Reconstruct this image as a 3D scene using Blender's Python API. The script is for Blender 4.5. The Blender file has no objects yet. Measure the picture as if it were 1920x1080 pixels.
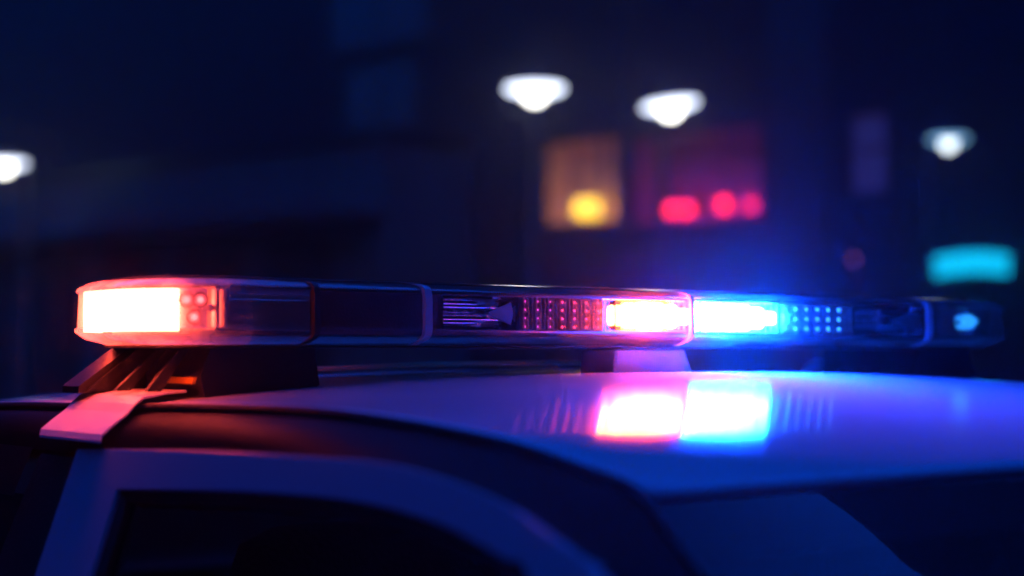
import bpy, bmesh, math, random
from mathutils import Vector, Matrix

random.seed(7)
sc = bpy.context.scene
COL = sc.collection

# ------------------------------------------------------------------ camera
H = 1.52                                   # lens height above the ground
FPX = 3100.0                               # focal length in pixels of a 1920 wide frame
YAW = math.atan(FPX / 3940.0)
RIGHT = Vector((math.cos(YAW), -math.sin(YAW), 0))
FWD = Vector((math.sin(YAW), math.cos(YAW), 0))
CAM = -(335 / FPX * 1.7) * RIGHT - 1.7 * FWD + Vector((0, 0, H))
cd = bpy.data.cameras.new('camera')
cam = bpy.data.objects.new('camera', cd)
COL.objects.link(cam)
cam.location = CAM
cam.rotation_euler = (math.radians(90) + math.atan(120 / FPX), 0, -YAW)
cd.lens = FPX / 1920 * 36
cd.sensor_width = 36
cd.clip_start = 0.02
cd.clip_end = 600
cd.dof.use_dof = True
cd.dof.focus_distance = 1.55
cd.dof.aperture_fstop = 2.6
sc.camera = cam

# ------------------------------------------------------------------ sky, light, exposure
SUN_EL, SUN_ROT = math.radians(4.2), math.radians(218)
world = bpy.data.worlds.new('World')
sc.world = world
world.use_nodes = True
wn = world.node_tree
bg = wn.nodes['Background']
sky = wn.nodes.new('ShaderNodeTexSky')
sky.sky_type = 'NISHITA'
sky.sun_disc = False
sky.sun_elevation = SUN_EL
sky.sun_rotation = SUN_ROT
tint = wn.nodes.new('ShaderNodeMix')
tint.data_type = 'RGBA'
tint.blend_type = 'MULTIPLY'
tint.inputs[0].default_value = 1.0
tint.inputs[7].default_value = (0.001, 0.11, 1.0, 1)
wn.links.new(sky.outputs[0], tint.inputs[6])
wn.links.new(tint.outputs[2], bg.inputs[0])
bg.inputs[1].default_value = 0.15
sc.view_settings.view_transform = 'Standard'
sc.view_settings.look = 'None'
sc.view_settings.exposure = 3.0
sc.view_settings.gamma = 1.0
sc.cycles.max_bounces = 6
sc.cycles.transparent_max_bounces = 14
sc.cycles.volume_bounces = 0
sc.cycles.sample_clamp_indirect = 6.0
sc.cycles.use_denoising = True
sc.cycles.use_adaptive_sampling = True
sc.cycles.adaptive_threshold = 0.02

# ------------------------------------------------------------------ helpers
def ray(px, py):
    """direction through a point of the frame, per metre of depth"""
    return ((px - 960) / FPX) * RIGHT + FWD + Vector((0, 0, (660 - py) / FPX))

def at(px, py, d):
    return CAM + ray(px, py) * d

def hit(px, py, p0, n):
    r = ray(px, py)
    return CAM + r * ((p0 - CAM).dot(n) / r.dot(n))

def mesh_obj(name, verts, faces, mat, parent=None, smooth=False):
    me = bpy.data.meshes.new(name)
    me.from_pydata([tuple(v) for v in verts], [], faces)
    me.update()
    bm = bmesh.new(); bm.from_mesh(me)
    bmesh.ops.recalc_face_normals(bm, faces=bm.faces)
    bm.to_mesh(me); bm.free()
    if smooth:
        me.polygons.foreach_set('use_smooth', [True] * len(me.polygons))
    if mat: me.materials.append(mat)
    o = bpy.data.objects.new(name, me)
    COL.objects.link(o)
    if parent: o.parent = parent
    return o

def bm_obj(name, bm, mat, parent=None, smooth=False):
    bmesh.ops.recalc_face_normals(bm, faces=bm.faces)
    me = bpy.data.meshes.new(name)
    bm.to_mesh(me); bm.free()
    if smooth:
        me.polygons.foreach_set('use_smooth', [True] * len(me.polygons))
    if mat: me.materials.append(mat)
    o = bpy.data.objects.new(name, me)
    COL.objects.link(o)
    if parent: o.parent = parent
    return o

def auto_smooth(o, ang=35):
    me = o.data
    me.polygons.foreach_set('use_smooth', [True] * len(me.polygons))
    bm = bmesh.new(); bm.from_mesh(me)
    for e in bm.edges:
        if len(e.link_faces) == 2 and e.calc_face_angle(0) > math.radians(ang):
            e.smooth = False
    bm.to_mesh(me); bm.free()

def add_box(bm, lo, hi, bev=0.0, M=None):
    g = bmesh.ops.create_cube(bm, size=1)
    vs = g['verts']
    for v in vs:
        v.co = Vector([(lo[i] + hi[i]) / 2 + v.co[i] * (hi[i] - lo[i]) for i in range(3)])
    if bev > 0:
        es = list({e for v in vs for e in v.link_edges})
        r = bmesh.ops.bevel(bm, geom=es, offset=bev, segments=2, affect='EDGES', profile=0.5)
        vs = list({v for f in r['faces'] for v in f.verts} | {v for v in vs if v.is_valid})
    if M is not None:
        for v in vs: v.co = M @ v.co
    return vs

def box(name, lo, hi, mat, parent=None, bev=0.0, M=None):
    bm = bmesh.new()
    add_box(bm, lo, hi, bev, M)
    o = bm_obj(name, bm, mat, parent)
    if bev > 0: auto_smooth(o, 50)
    return o

def loft(name, rings, mat, parent=None, closed=True, cap=True, smooth=True):
    n = len(rings[0]); vs = [p for r in rings for p in r]; fs = []
    for i in range(len(rings) - 1):
        for j in range(n if closed else n - 1):
            k = (j + 1) % n
            fs.append((i*n+j, i*n+k, (i+1)*n+k, (i+1)*n+j))
    if cap and closed:
        fs.append(tuple(range(n))); fs.append(tuple((len(rings)-1)*n + j for j in range(n)))
    o = mesh_obj(name, vs, fs, mat, parent)
    if smooth: auto_smooth(o)
    return o

def lathe(name, prof, mat, parent=None, seg=24, M=None, cap=True):
    M = M or Matrix.Identity(4)
    rings = [[M @ Vector((r*math.cos(2*math.pi*k/seg), r*math.sin(2*math.pi*k/seg), z)) for k in range(seg)] for r, z in prof]
    return loft(name, rings, mat, parent, True, cap)

def tube_rings(pts, rad, seg=8):
    rings = []
    for i, p in enumerate(pts):
        a = pts[max(i-1, 0)]; b = pts[min(i+1, len(pts)-1)]
        t = (b - a).normalized()
        up = Vector((0, 0, 1)) if abs(t.z) < 0.95 else Vector((1, 0, 0))
        u = t.cross(up).normalized(); v = u.cross(t)
        r = rad[i] if isinstance(rad, (list, tuple)) else rad
        rings.append([p + u*r*math.cos(2*math.pi*k/seg) + v*r*math.sin(2*math.pi*k/seg) for k in range(seg)])
    return rings

def tube(name, pts, rad, mat, parent=None, seg=8):
    return loft(name, tube_rings([Vector(p) for p in pts], rad, seg), mat, parent)

def spline(pts, n):
    """Catmull-Rom through the points, n samples"""
    P = [Vector(p) for p in pts]
    P = [2*P[0]-P[1]] + P + [2*P[-1]-P[-2]]
    m = len(P) - 3; out = []
    for i in range(n):
        t = i / (n-1) * m; k = min(int(t), m-1); t -= k
        a, b, c, d = P[k:k+4]
        out.append(0.5*((2*b)+(c-a)*t+(2*a-5*b+4*c-d)*t*t+(3*b-a-3*c+d)*t*t*t))
    return out

def resample(P, n):
    L = [0]
    for a, b in zip(P, P[1:]): L.append(L[-1] + (b-a).length)
    out = []; k = 0
    for i in range(n):
        t = L[-1]*i/(n-1)
        while k < len(P)-2 and L[k+1] < t: k += 1
        out.append(P[k].lerp(P[k+1], (t-L[k])/max(1e-9, L[k+1]-L[k])))
    return out

def lerp_tab(tab, x):
    if x <= tab[0][0]: return tab[0][1]
    for (a, va), (b, vb) in zip(tab, tab[1:]):
        if x <= b:
            t = (x-a)/(b-a); t2 = t
            return va + (vb-va)*t2
    return tab[-1][1]

def thing(name, label, cat, loc=(0, 0, 0), group=None, rz=0):
    o = bpy.data.objects.new(name, None)
    COL.objects.link(o); o.location = loc; o.rotation_euler = (0, 0, rz)
    o.empty_display_size = 0.1
    return tag(o, label, cat, group)

def tag(o, label, cat, group=None):
    o['label'] = label; o['category'] = cat
    if group: o['group'] = group
    return o

def struct(o):
    o['kind'] = 'structure'; return o

# ------------------------------------------------------------------ materials
def mat_new(name):
    m = bpy.data.materials.new(name); m.use_nodes = True
    nt = m.node_tree
    return m, nt, nt.nodes, nt.links, nt.nodes['Principled BSDF']

def paint(name, col, rough=0.4, metal=0.0, coat=0.0, coat_r=0.05, var=0.0, scale=8.0, bump=0.0, bscale=60.0, rvar=0.0, ior=1.5):
    m, nt, N, L, b = mat_new(name)
    b.inputs['Base Color'].default_value = (*col, 1)
    b.inputs['Roughness'].default_value = rough
    b.inputs['Metallic'].default_value = metal
    b.inputs['Coat Weight'].default_value = coat
    b.inputs['Coat Roughness'].default_value = coat_r
    b.inputs['IOR'].default_value = ior
    tc = N.new('ShaderNodeTexCoord')
    if var > 0 or rvar > 0:
        nz = N.new('ShaderNodeTexNoise'); nz.inputs['Scale'].default_value = scale; nz.inputs['Detail'].default_value = 6
        L.new(tc.outputs['Object'], nz.inputs['Vector'])
        if var > 0:
            cr = N.new('ShaderNodeValToRGB')
            cr.color_ramp.elements[0].position = 0.3; cr.color_ramp.elements[1].position = 0.7
            cr.color_ramp.elements[0].color = (*[c*(1-var) for c in col], 1)
            cr.color_ramp.elements[1].color = (*[min(1, c*(1+var)) for c in col], 1)
            L.new(nz.outputs['Fac'], cr.inputs['Fac']); L.new(cr.outputs['Color'], b.inputs['Base Color'])
        if rvar > 0:
            mr = N.new('ShaderNodeMapRange')
            mr.inputs[1].default_value = 0.3; mr.inputs[2].default_value = 0.7
            mr.inputs[3].default_value = max(0.01, rough-rvar); mr.inputs[4].default_value = rough+rvar
            L.new(nz.outputs['Fac'], mr.inputs[0]); L.new(mr.outputs[0], b.inputs['Roughness'])
    if bump > 0:
        n2 = N.new('ShaderNodeTexNoise'); n2.inputs['Scale'].default_value = bscale; n2.inputs['Detail'].default_value = 4
        L.new(tc.outputs['Object'], n2.inputs['Vector'])
        bp = N.new('ShaderNodeBump'); bp.inputs['Strength'].default_value = bump; bp.inputs['Distance'].default_value = 0.01
        L.new(n2.outputs['Fac'], bp.inputs['Height']); L.new(bp.outputs['Normal'], b.inputs['Normal'])
    return m

def glow(name, col, strength):
    m, nt, N, L, b = mat_new(name)
    b.inputs['Base Color'].default_value = (0.3, 0.3, 0.3, 1)
    b.inputs['Emission Color'].default_value = (*col, 1)
    b.inputs['Emission Strength'].default_value = strength * 0.5
    return m

def clear(name, col=(1, 1, 1), rough=0.02, ior=1.45, extra=0.0, smudge=0.0):
    """thin clear shell: lets light through, mirrors at grazing angles"""
    m, nt, N, L, b = mat_new(name)
    N.remove(b)
    out = N['Material Output']
    tr = N.new('ShaderNodeBsdfTransparent'); tr.inputs[0].default_value = (*col, 1)
    gl = N.new('ShaderNodeBsdfGlossy'); gl.inputs['Roughness'].default_value = rough
    # Schlick reflectance from either side of the thin shell
    ge = N.new('ShaderNodeNewGeometry')
    dt = N.new('ShaderNodeVectorMath'); dt.operation = 'DOT_PRODUCT'
    L.new(ge.outputs['Normal'], dt.inputs[0]); L.new(ge.outputs['Incoming'], dt.inputs[1])
    ab = N.new('ShaderNodeMath'); ab.operation = 'ABSOLUTE'; L.new(dt.outputs['Value'], ab.inputs[0])
    su = N.new('ShaderNodeMath'); su.operation = 'SUBTRACT'; su.inputs[0].default_value = 1.0; L.new(ab.outputs[0], su.inputs[1])
    pw = N.new('ShaderNodeMath'); pw.operation = 'POWER'; L.new(su.outputs[0], pw.inputs[0]); pw.inputs[1].default_value = 5.0
    f0 = ((ior-1)/(ior+1))**2
    fr = N.new('ShaderNodeMath'); fr.operation = 'MULTIPLY_ADD'; L.new(pw.outputs[0], fr.inputs[0])
    fr.inputs[1].default_value = 1-f0; fr.inputs[2].default_value = f0
    mx = N.new('ShaderNodeMixShader')
    L.new(fr.outputs[0], mx.inputs[0]); L.new(tr.outputs[0], mx.inputs[1]); L.new(gl.outputs[0], mx.inputs[2])
    last = mx
    if extra > 0:                              # moulded plastic that scatters a little of the light in it
        tl = N.new('ShaderNodeBsdfTranslucent'); tl.inputs[0].default_value = (0.9, 0.9, 0.9, 1)
        df = N.new('ShaderNodeBsdfDiffuse'); df.inputs[0].default_value = (0.9, 0.9, 0.9, 1)
        ad = N.new('ShaderNodeMixShader'); ad.inputs[0].default_value = 0.5
        L.new(tl.outputs[0], ad.inputs[1]); L.new(df.outputs[0], ad.inputs[2])
        m2 = N.new('ShaderNodeMixShader')
        nz = N.new('ShaderNodeTexNoise'); nz.inputs['Scale'].default_value = 40; nz.inputs['Detail'].default_value = 5
        tc = N.new('ShaderNodeTexCoord'); L.new(tc.outputs['Object'], nz.inputs['Vector'])
        mr = N.new('ShaderNodeMapRange')
        mr.inputs[1].default_value = 0.3; mr.inputs[2].default_value = 0.75
        mr.inputs[3].default_value = extra*0.5; mr.inputs[4].default_value = extra*1.6
        L.new(nz.outputs['Fac'], mr.inputs[0]); L.new(mr.outputs[0], m2.inputs[0])
        L.new(mx.outputs[0], m2.inputs[1]); L.new(ad.outputs[0], m2.inputs[2])
        last = m2
    L.new(last.outputs[0], out.inputs['Surface'])
    return m

M_white = paint('white_car_paint', (0.78, 0.79, 0.80), 0.32, coat=1.0, coat_r=0.115, var=0.02, scale=3, bump=0.012, bscale=9)
M_white.node_tree.nodes['Principled BSDF'].inputs['Specular IOR Level'].default_value = 0.0
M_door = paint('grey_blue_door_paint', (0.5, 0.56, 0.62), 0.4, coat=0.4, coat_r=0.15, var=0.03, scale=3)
M_black = paint('black_car_paint', (0.012, 0.012, 0.014), 0.35, coat=0.25, coat_r=0.12)
M_rail = paint('satin_black_pillar', (0.008, 0.008, 0.010), 0.6, var=0.1, scale=6)
M_rail.node_tree.nodes['Principled BSDF'].inputs['Specular IOR Level'].default_value = 0.06
M_rubber = paint('black_rubber', (0.012, 0.012, 0.012), 0.6, bump=0.2, bscale=300)
M_plastic = paint('black_plastic', (0.015, 0.015, 0.016), 0.42, var=0.2, scale=40, bump=0.15, bscale=400)
M_steel = paint('brushed_steel', (0.62, 0.62, 0.63), 0.38, metal=1.0, var=0.06, scale=60, rvar=0.08)
M_chrome = paint('chrome_reflector', (0.8, 0.8, 0.82), 0.12, metal=1.0, var=0.05, scale=80)
M_whitepl = paint('white_plastic', (0.8, 0.8, 0.8), 0.35, var=0.03, scale=20)
M_board = paint('circuit_board', (0.02, 0.025, 0.03), 0.35, var=0.4, scale=120)
M_lens = clear('clear_polycarbonate', (0.96, 0.97, 0.98), 0.03, 1.5, extra=0.025)
M_lensend = clear('frosted_polycarbonate', (0.96, 0.97, 0.98), 0.05, 1.5, extra=0.24)
M_lid = clear('smoky_polycarbonate', (0.45, 0.46, 0.5), 0.05, 1.55, extra=0.03)
M_ledlens = clear('led_optic', (0.9, 0.92, 0.95), 0.02, 1.6, extra=0.15)
M_glass = clear('tinted_window_glass', (0.22, 0.25, 0.27), 0.01, 1.5)
M_wind = clear('windscreen_glass', (0.30, 0.34, 0.36), 0.01, 1.5)
M_fabric = paint('dark_seat_fabric', (0.03, 0.03, 0.034), 0.9, bump=0.4, bscale=200, var=0.2, scale=30)
M_trim = paint('dark_cabin_trim', (0.02, 0.02, 0.022), 0.7, bump=0.3, bscale=200)
M_tyre = paint('tyre_rubber', (0.015, 0.015, 0.015), 0.8, bump=0.3, bscale=80)
M_tan = paint('tan_cable_sheath', (0.65, 0.42, 0.2), 0.5)
M_yellow = paint('yellow_marker_tape', (0.85, 0.5, 0.03), 0.4)
M_red = glow('red_led', (1.0, 0.055, 0.008), 46.0)
M_redend = glow('red_led_end', (1.0, 0.065, 0.035), 14.0)
M_blue = glow('blue_led', (0.002, 0.052, 1.0), 640.0)
M_redspill = glow('red_spill_near', (1.0, 0.02, 0.04), 2.5)  # weak emission stands in for spill from the lit red module
M_bluefill = glow('blue_fill_glow', (0.02, 0.3, 1.0), 0.5)
M_redfill = glow('red_fill_glow', (1.0, 0.05, 0.05), 3.0)
M_redspill2 = glow('red_spill_far', (0.7, 0.02, 0.3), 0.7)  # fainter step of the same painted red spill
M_bluespill = glow('blue_spill_near', (0.02, 0.25, 1.0), 7.0)  # blue grid glow, put in as spill from the lit blue module
M_bluespill2 = glow('blue_spill_far', (0.02, 0.2, 1.0), 4.0)  # weaker painted blue spill, further from the lit module

# ------------------------------------------------------------------ ground
def asphalt_mat():
    m = paint('asphalt', (0.045, 0.045, 0.048), 0.75, var=0.35, scale=1.2, bump=0.5, bscale=90, rvar=0.15)
    return m
g = mesh_obj('ground', [(-300, -300, 0), (300, -300, 0), (300, 300, 0), (-300, 300, 0)], [(0, 1, 2, 3)], asphalt_mat())
struct(g)

# ------------------------------------------------------------------ far street: facade frame
FA = math.radians(42)                                     # the street runs towards the left distance
FDIR = (math.cos(FA) * RIGHT - math.sin(FA) * FWD).normalized()      # along the facade, to the right and nearer
FN = Vector((FDIR.y, -FDIR.x, 0)).normalized()
if FN.dot(FWD) > 0: FN = -FN                              # faces the camera
FO = at(1290, 660, 36.0); FO.z = 0
def fac(px, py):
    p = hit(px, py, FO, FN) - FO
    return p.dot(FDIR), p.z
FROT = math.atan2(FDIR.y, FDIR.x)
FM = Matrix.Translation(FO) @ Matrix.Rotation(FROT, 4, 'Z')   # local x along, local y: depth into the building
DEP = 1.0 if (Matrix.Rotation(FROT, 4, 'Z') @ Vector((0, 1, 0))).dot(FN) < 0 else -1.0

M_wall = paint('dark_render_wall', (0.008, 0.0085, 0.010), 0.85, var=0.25, scale=0.7, bump=0.4, bscale=20)
M_stone = paint('stone_trim', (0.025, 0.026, 0.03), 0.8, var=0.2, scale=3, bump=0.3, bscale=30)
M_frame = paint('window_frame_paint', (0.03, 0.03, 0.03), 0.5)
M_room_a = paint('amber_room_wall', (0.7, 0.45, 0.28), 0.8, var=0.1, scale=2)
M_room_r = paint('plum_room_wall', (0.34, 0.16, 0.22), 0.8, var=0.15, scale=2)
M_room_d = paint('dark_room_wall', (0.05, 0.06, 0.08), 0.8, var=0.2, scale=2)
M_blind = paint('pale_blue_blind', (0.014, 0.02, 0.024), 0.7, var=0.15, scale=2)
M_curt = glow('rose_curtain_glow', (1.0, 0.18, 0.25), 0.004)  # curtain emits weakly in place of a lamp behind it
for m_ in (M_wall, M_stone, M_frame):
    m_.node_tree.nodes['Principled BSDF'].inputs['Specular IOR Level'].default_value = 0.08
M_pane = clear('house_window_glass', (0.85, 0.87, 0.88), 0.02, 1.16)
M_iron = paint('dark_painted_iron', (0.03, 0.032, 0.035), 0.5, bump=0.1)

bld = thing('building', 'dark building across the street with lit upper windows and storeys added above view', 'building', FO, rz=FROT)

def rect(x0, x1, y0, y1):
    xc, yc = (x0+x1)/2, (y0+y1)/2
    s0 = fac(x0, yc)[0]; s1 = fac(x1, yc)[0]
    z0 = fac(xc, y1)[1]; z1 = fac(xc, y0)[1]
    return (s0, s1, z0, z1)
WINS = {
    'amber': rect(1016, 1160, 258, 420),
    'red':   rect(1180, 1430, 240, 418),
    'blue':  rect(632, 778, 112, 240),
    'top':   rect(605, 800, -60, 78),
    'rose':  rect(1590, 1665, 205, 362),
    'low':   rect(1585, 1720, 440, 560),
}
S0, S1, ZT = -44.0, 14.0, 27.0  # height raised beyond view to keep sky light off the haze
def holed_wall(holes):
    xs = sorted({S0, S1, *[v for h in holes for v in h[:2]]})
    zs = sorted({0.0, ZT, *[v for h in holes for v in h[2:]]})
    bm = bmesh.new()
    for a, b in zip(xs, xs[1:]):
        for c, d in zip(zs, zs[1:]):
            mx, mz = (a+b)/2, (c+d)/2
            if any(h[0] < mx < h[1] and h[2] < mz < h[3] for h in holes): continue
            bm.faces.new([bm.verts.new((x, 0, z)) for x, z in ((a, c), (b, c), (b, d), (a, d))])
    for h in holes:
        q = [(h[0], h[2]), (h[1], h[2]), (h[1], h[3]), (h[0], h[3])]
        for i in range(4):
            p, r = q[i], q[(i+1) % 4]
            bm.faces.new([bm.verts.new(v) for v in ((p[0], 0, p[1]), (r[0], 0, r[1]), (r[0], 0.22*DEP, r[1]), (p[0], 0.22*DEP, p[1]))])
    bmesh.ops.remove_doubles(bm, verts=bm.verts, dist=0.0005)
    return bm
bm_obj('wall', holed_wall(list(WINS.values())), M_wall, bld)
D = DEP
def ybox(name, x0, x1, y0, y1, z0, z1, mat, parent, bev=0.0):
    y0, y1 = sorted((y0*D, y1*D))
    return box(name, (x0, y0, z0), (x1, y1, z1), mat, parent, bev)
ybox('roof', S0-0.2, S1+0.2, -0.25, 8, ZT, ZT+0.35, M_stone, bld)
ybox('side_wall', S0-0.01, S0+0.2, 0.003, 8, 0, ZT-0.003, M_wall, bld)
ybox('side_wall', S1-0.2, S1+0.01, 0.003, 8, 0, ZT-0.003, M_wall, bld)
ybox('back_wall', S0+0.2, S1-0.2, 7.8, 8, 0, ZT-0.003, M_wall, bld)
ybox('string_course', S0, S1, -0.09, -0.003, 3.35, 3.6, M_stone, bld, 0.02)
ybox('plinth', S0, S1, -0.07, -0.003, 0.0, 0.6, M_stone, bld, 0.02)
def pilaster(px0, px1):
    a, b = fac(px0, 300)[0], fac(px1, 300)[0]
    ybox('pilaster', a, b, -0.14, -0.003, 3.62, ZT-0.01, M_stone, bld, 0.02)
pilaster(1163, 1178); pilaster(1450, 1560)

def window(key, room, depth, bars_x=(), bars_z=(), backing=None):
    s0, s1, z0, z1 = WINS[key]
    bm = bmesh.new(); t = 0.06
    for lo, hi in (((s0, z0), (s0+t, z1)), ((s1-t, z0), (s1, z1)), ((s0+t, z0), (s1-t, z0+t)), ((s0+t, z1-t), (s1-t, z1))):
        add_box(bm, (lo[0], min(0.10*D, 0.16*D), lo[1]), (hi[0], max(0.10*D, 0.16*D), hi[1]))
    w = bm_obj('window', bm, M_frame, bld)
    for f in bars_x:
        x = s0 + (s1-s0)*f
        ybox('mullion', x-0.045, x+0.045, 0.095, 0.165, z0+t, z1-t, M_frame, w)
    for f in bars_z:
        z = z0 + (z1-z0)*f
        ybox('transom', s0+t, s1-t, 0.102, 0.158, z-0.03, z+0.03, M_frame, w)
    ybox('pane', s0+t, s1-t, 0.125, 0.133, z0+t, z1-t, M_pane, w)
    ybox('sill', s0-0.1, s1+0.1, -0.12, 0.09, z0-0.08, z0-0.002, M_stone, w, 0.01)
    # the room behind
    bm = bmesh.new(); y0, y1 = 0.225*D, (0.225+depth)*D
    e = 0.0
    q = [(s0-e, z0-e), (s1+e, z0-e), (s1+e, z1+e), (s0-e, z1+e)]
    f_ = [bm.verts.new((x, y0, z)) for x, z in q]; b_ = [bm.verts.new((x, y1, z)) for x, z in q]
    bm.faces.new(b_)
    for i in range(4): bm.faces.new([f_[i], f_[(i+1) % 4], b_[(i+1) % 4], b_[i]])
    bm_obj('room_lining', bm, room, w)
    if backing:
        ybox('blind', s0+0.02, s1-0.02, 0.185, 0.2, z0+0.02, z1-0.02, backing, w)
    return w
window('amber', M_room_a, 0.8, bars_x=(0.76,))
window('red', M_room_r, 0.9)
window('blue', M_room_d, 0.5, bars_x=(0.5,), backing=M_blind)
window('top', M_room_d, 0.5, bars_x=(0.5,), backing=M_blind)
window('rose', M_room_d, 0.5, bars_z=(0.55,), backing=M_curt)
for i in range(15):                                    # unlit storeys added above the picture to block sky
    for j in range(4):
        x = S0 + 2.0 + i*3.7; z = 15.6 + j*3.0
        w = ybox('window', x, x+1.5, -0.05, -0.003, z, z+1.7, M_frame, bld)
        ybox('pane', x+0.08, x+1.42, -0.056, -0.052, z+0.08, z+1.62, M_pane, w)
window('low', M_room_d, 0.6, bars_x=(0.5,))

def facw(px, py, y):
    s, z = fac(px, py)
    return FM @ Vector((s, y*D, z))

# lamps standing in the windows
def shade_lamp(px, py, w, h, col, st, label, group=None, cat='lamp', y=0.5, name='table_lamp'):
    c = facw(px, py, y)
    base = thing(name, label, cat, c, group)
    m = glow(name + '_glow', col, st*0.75)
    lathe('lamp_shade', [(w*0.40, h*0.5), (w*0.47, h*0.3), (w*0.5, -h*0.1), (w*0.45, -h*0.5)], m, base, 20)
    lathe('lamp_foot', [(0.02, -h*0.5-0.003), (0.02, -h*0.5-0.04), (w*0.3, -h*0.5-0.05), (w*0.3, -h*0.5-0.06)], M_iron, base, 16)
    return base
shade_lamp(1080, 388, 0.78, 0.42, (1.0, 0.52, 0.02), 1.3, 'large yellow lamp glowing low in the amber window', name='table_lamp')
shade_lamp(1141, 388, 0.2, 0.42, (1.0, 0.5, 0.1), 1.0, 'small dim amber lamp in the narrow right pane of the amber window', name='table_lamp')
shade_lamp(1236, 390, 0.26, 0.22, (1.0, 0.012, 0.02), 3.2, 'leftmost of the red lamps in the red window', 'red lamps in the red window', name='red_lamp')
shade_lamp(1263, 390, 0.26, 0.22, (1.0, 0.012, 0.02), 3.2, 'second red lamp from the left, touching the leftmost one', 'red lamps in the red window', name='red_lamp')
shade_lamp(1333, 381, 0.22, 0.26, (1.0, 0.012, 0.02), 3.6, 'red lamp alone in the middle of the red window', 'red lamps in the red window', name='red_lamp')
shade_lamp(1384, 381, 0.22, 0.22, (1.0, 0.01, 0.03), 1.6, 'rightmost and dimmest of the red lamps in the red window', 'red lamps in the red window', name='red_lamp')
wl = thing('wall_lamp', 'tiny dim rose lamp on the dark wall right of the blue glow', 'lamp', facw(1606, 486, -0.08))
lathe('lamp_glass', [(0.03, 0.06), (0.05, 0.03), (0.05, -0.04), (0.03, -0.06)], glow('rose_lamp_glow', (1.0, 0.2, 0.3), 0.12), wl, 14)
box('bracket', (-0.02, -0.02, 0.063), (0.02, 0.02, 0.10), M_iron, wl)

# neon sign on the wall at the right
def neon():
    c = facw(1838, 497, -0.35)
    t = thing('neon_sign', 'glowing cyan sign of two stacked curved neon bars at the right edge', 'sign', c, rz=FROT)
    m = glow('cyan_neon', (0.0, 0.55, 0.95), 0.34)
    a, b = fac(1760, 497)[0], fac(1892, 497)[0]; L = (b-a)/2
    for z in (0.105, -0.105):
        pts = [Vector((x*L, 0, z + 0.07*(1-x*x) - 0.035)) for x in [i/10-1 for i in range(21)]]
        tube('neon_bar', pts, 0.092, m, t, 10)
    y0, y1 = sorted((0.1*D, 0.16*D))
    box('backboard', (-L-0.15, y0, -0.3), (L+0.15, y1, 0.3), M_iron, t, 0.01)
    for x in (-L*0.6, L*0.6):
        y0, y1 = sorted((0.163*D, 0.345*D))
        box('bracket', (x-0.03, y0, -0.03), (x+0.03, y1, 0.03), M_iron, t)
neon()

# low building at the left, standing in front of the facade
LO = at(420, 660, 37.0); LO.z = 0
def lowfac(px, py):
    p = hit(px, py, LO, FN) - LO
    return p.dot(FDIR), p.z
M_lowwall = paint('pale_plaster', (0.055, 0.06, 0.06), 0.85, var=0.2, scale=0.6, bump=0.4, bscale=15)
M_lowroof = paint('slate_fascia', (0.012, 0.014, 0.016), 0.7, var=0.2, scale=2)
for m_ in (M_lowwall, M_lowroof):
    m_.node_tree.nodes['Principled BSDF'].inputs['Specular IOR Level'].default_value = 0.08
low = thing('low_building', 'long low dark walled building with dark fascia behind the red end of the light bar', 'building', LO, rz=FROT)
la, lb = -16.0, lowfac(720, 400)[0]
zt = lowfac(500, 285)[1]; zb = lowfac(300, 440)[1]
ybox('wall', la, lb, 0, 2.5, 0, zt-0.003, M_lowwall, low)
ybox('roof', la-0.2, lb+0.2, -0.2, 2.6, zt, zt+0.22, M_lowroof, low, 0.03)
ybox('fascia', la, lb, -1.4, -0.003, zb-0.16, zb+0.1, M_lowroof, low, 0.02)
for i in range(7):
    x = la + 2.0 + i*3.1
    if x+1.6 > lb: break
    d = ybox('shutter_door', x, x+2.1, -0.05, -0.003, 0.02, zb-0.3, M_lowroof, low, 0.01)
    for k in range(6):
        ybox('shutter_rib', x+0.05, x+2.05, -0.075, -0.052, 0.12+k*0.36, 0.18+k*0.36, M_lowroof, d)

# light that washes the low building's wall from its ledge
wx = lowfac(205, 430)[0]
wp = Matrix.Translation(LO) @ Matrix.Rotation(FROT, 4, 'Z') @ Vector((wx, -1.2*D, zb+0.103))
ww = thing('wall_washer', 'shielded strip lamp on the ledge at far left, washing the wall grey', 'lamp', wp, rz=FROT)
box('lamp_housing', (-0.9, -0.08, 0), (0.9, 0.08, 0.02), M_iron, ww)
for y in (-0.08, 0.07):
    box('lamp_lip', (-0.9, y, 0.0202), (0.9, y+0.01, 0.16), M_iron, ww)
for x in (-0.9, 0.89):
    box('lamp_cap', (x, -0.0695, 0.0202), (x+0.01, 0.0695, 0.16), M_iron, ww)
box('lamp_strip', (-0.85, -0.05, 0.022), (0.85, 0.05, 0.03), glow('wall_washer_glow', (0.6, 0.75, 1.0), 80.0), ww)

# unseen house row added behind the viewpoint to keep low sky off the doors
BO = Vector((CAM.x, CAM.y, 0)) - FWD*7.0
opp = thing('sky_blocker', 'dark house row added out of view behind the viewpoint to block low sky', 'building', BO, rz=-YAW)
box('wall', (-30, -6, 0), (26, -0.05, 14.5), M_wall, opp)
box('roof', (-30.2, -6.2, 14.503), (26.2, 0.25, 14.9), M_stone, opp, 0.03)
for i in range(14):
    for j in range(3):
        x = -24.5 + i*3.3; z = 1.0 + j*2.9
        w = box('window', (x, 0.003, z), (x+1.1, 0.06, z+1.6), M_frame, opp)
        box('pane', (x+0.07, 0.062, z+0.07), (x+1.03, 0.066, z+1.53), M_pane, w)

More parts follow.
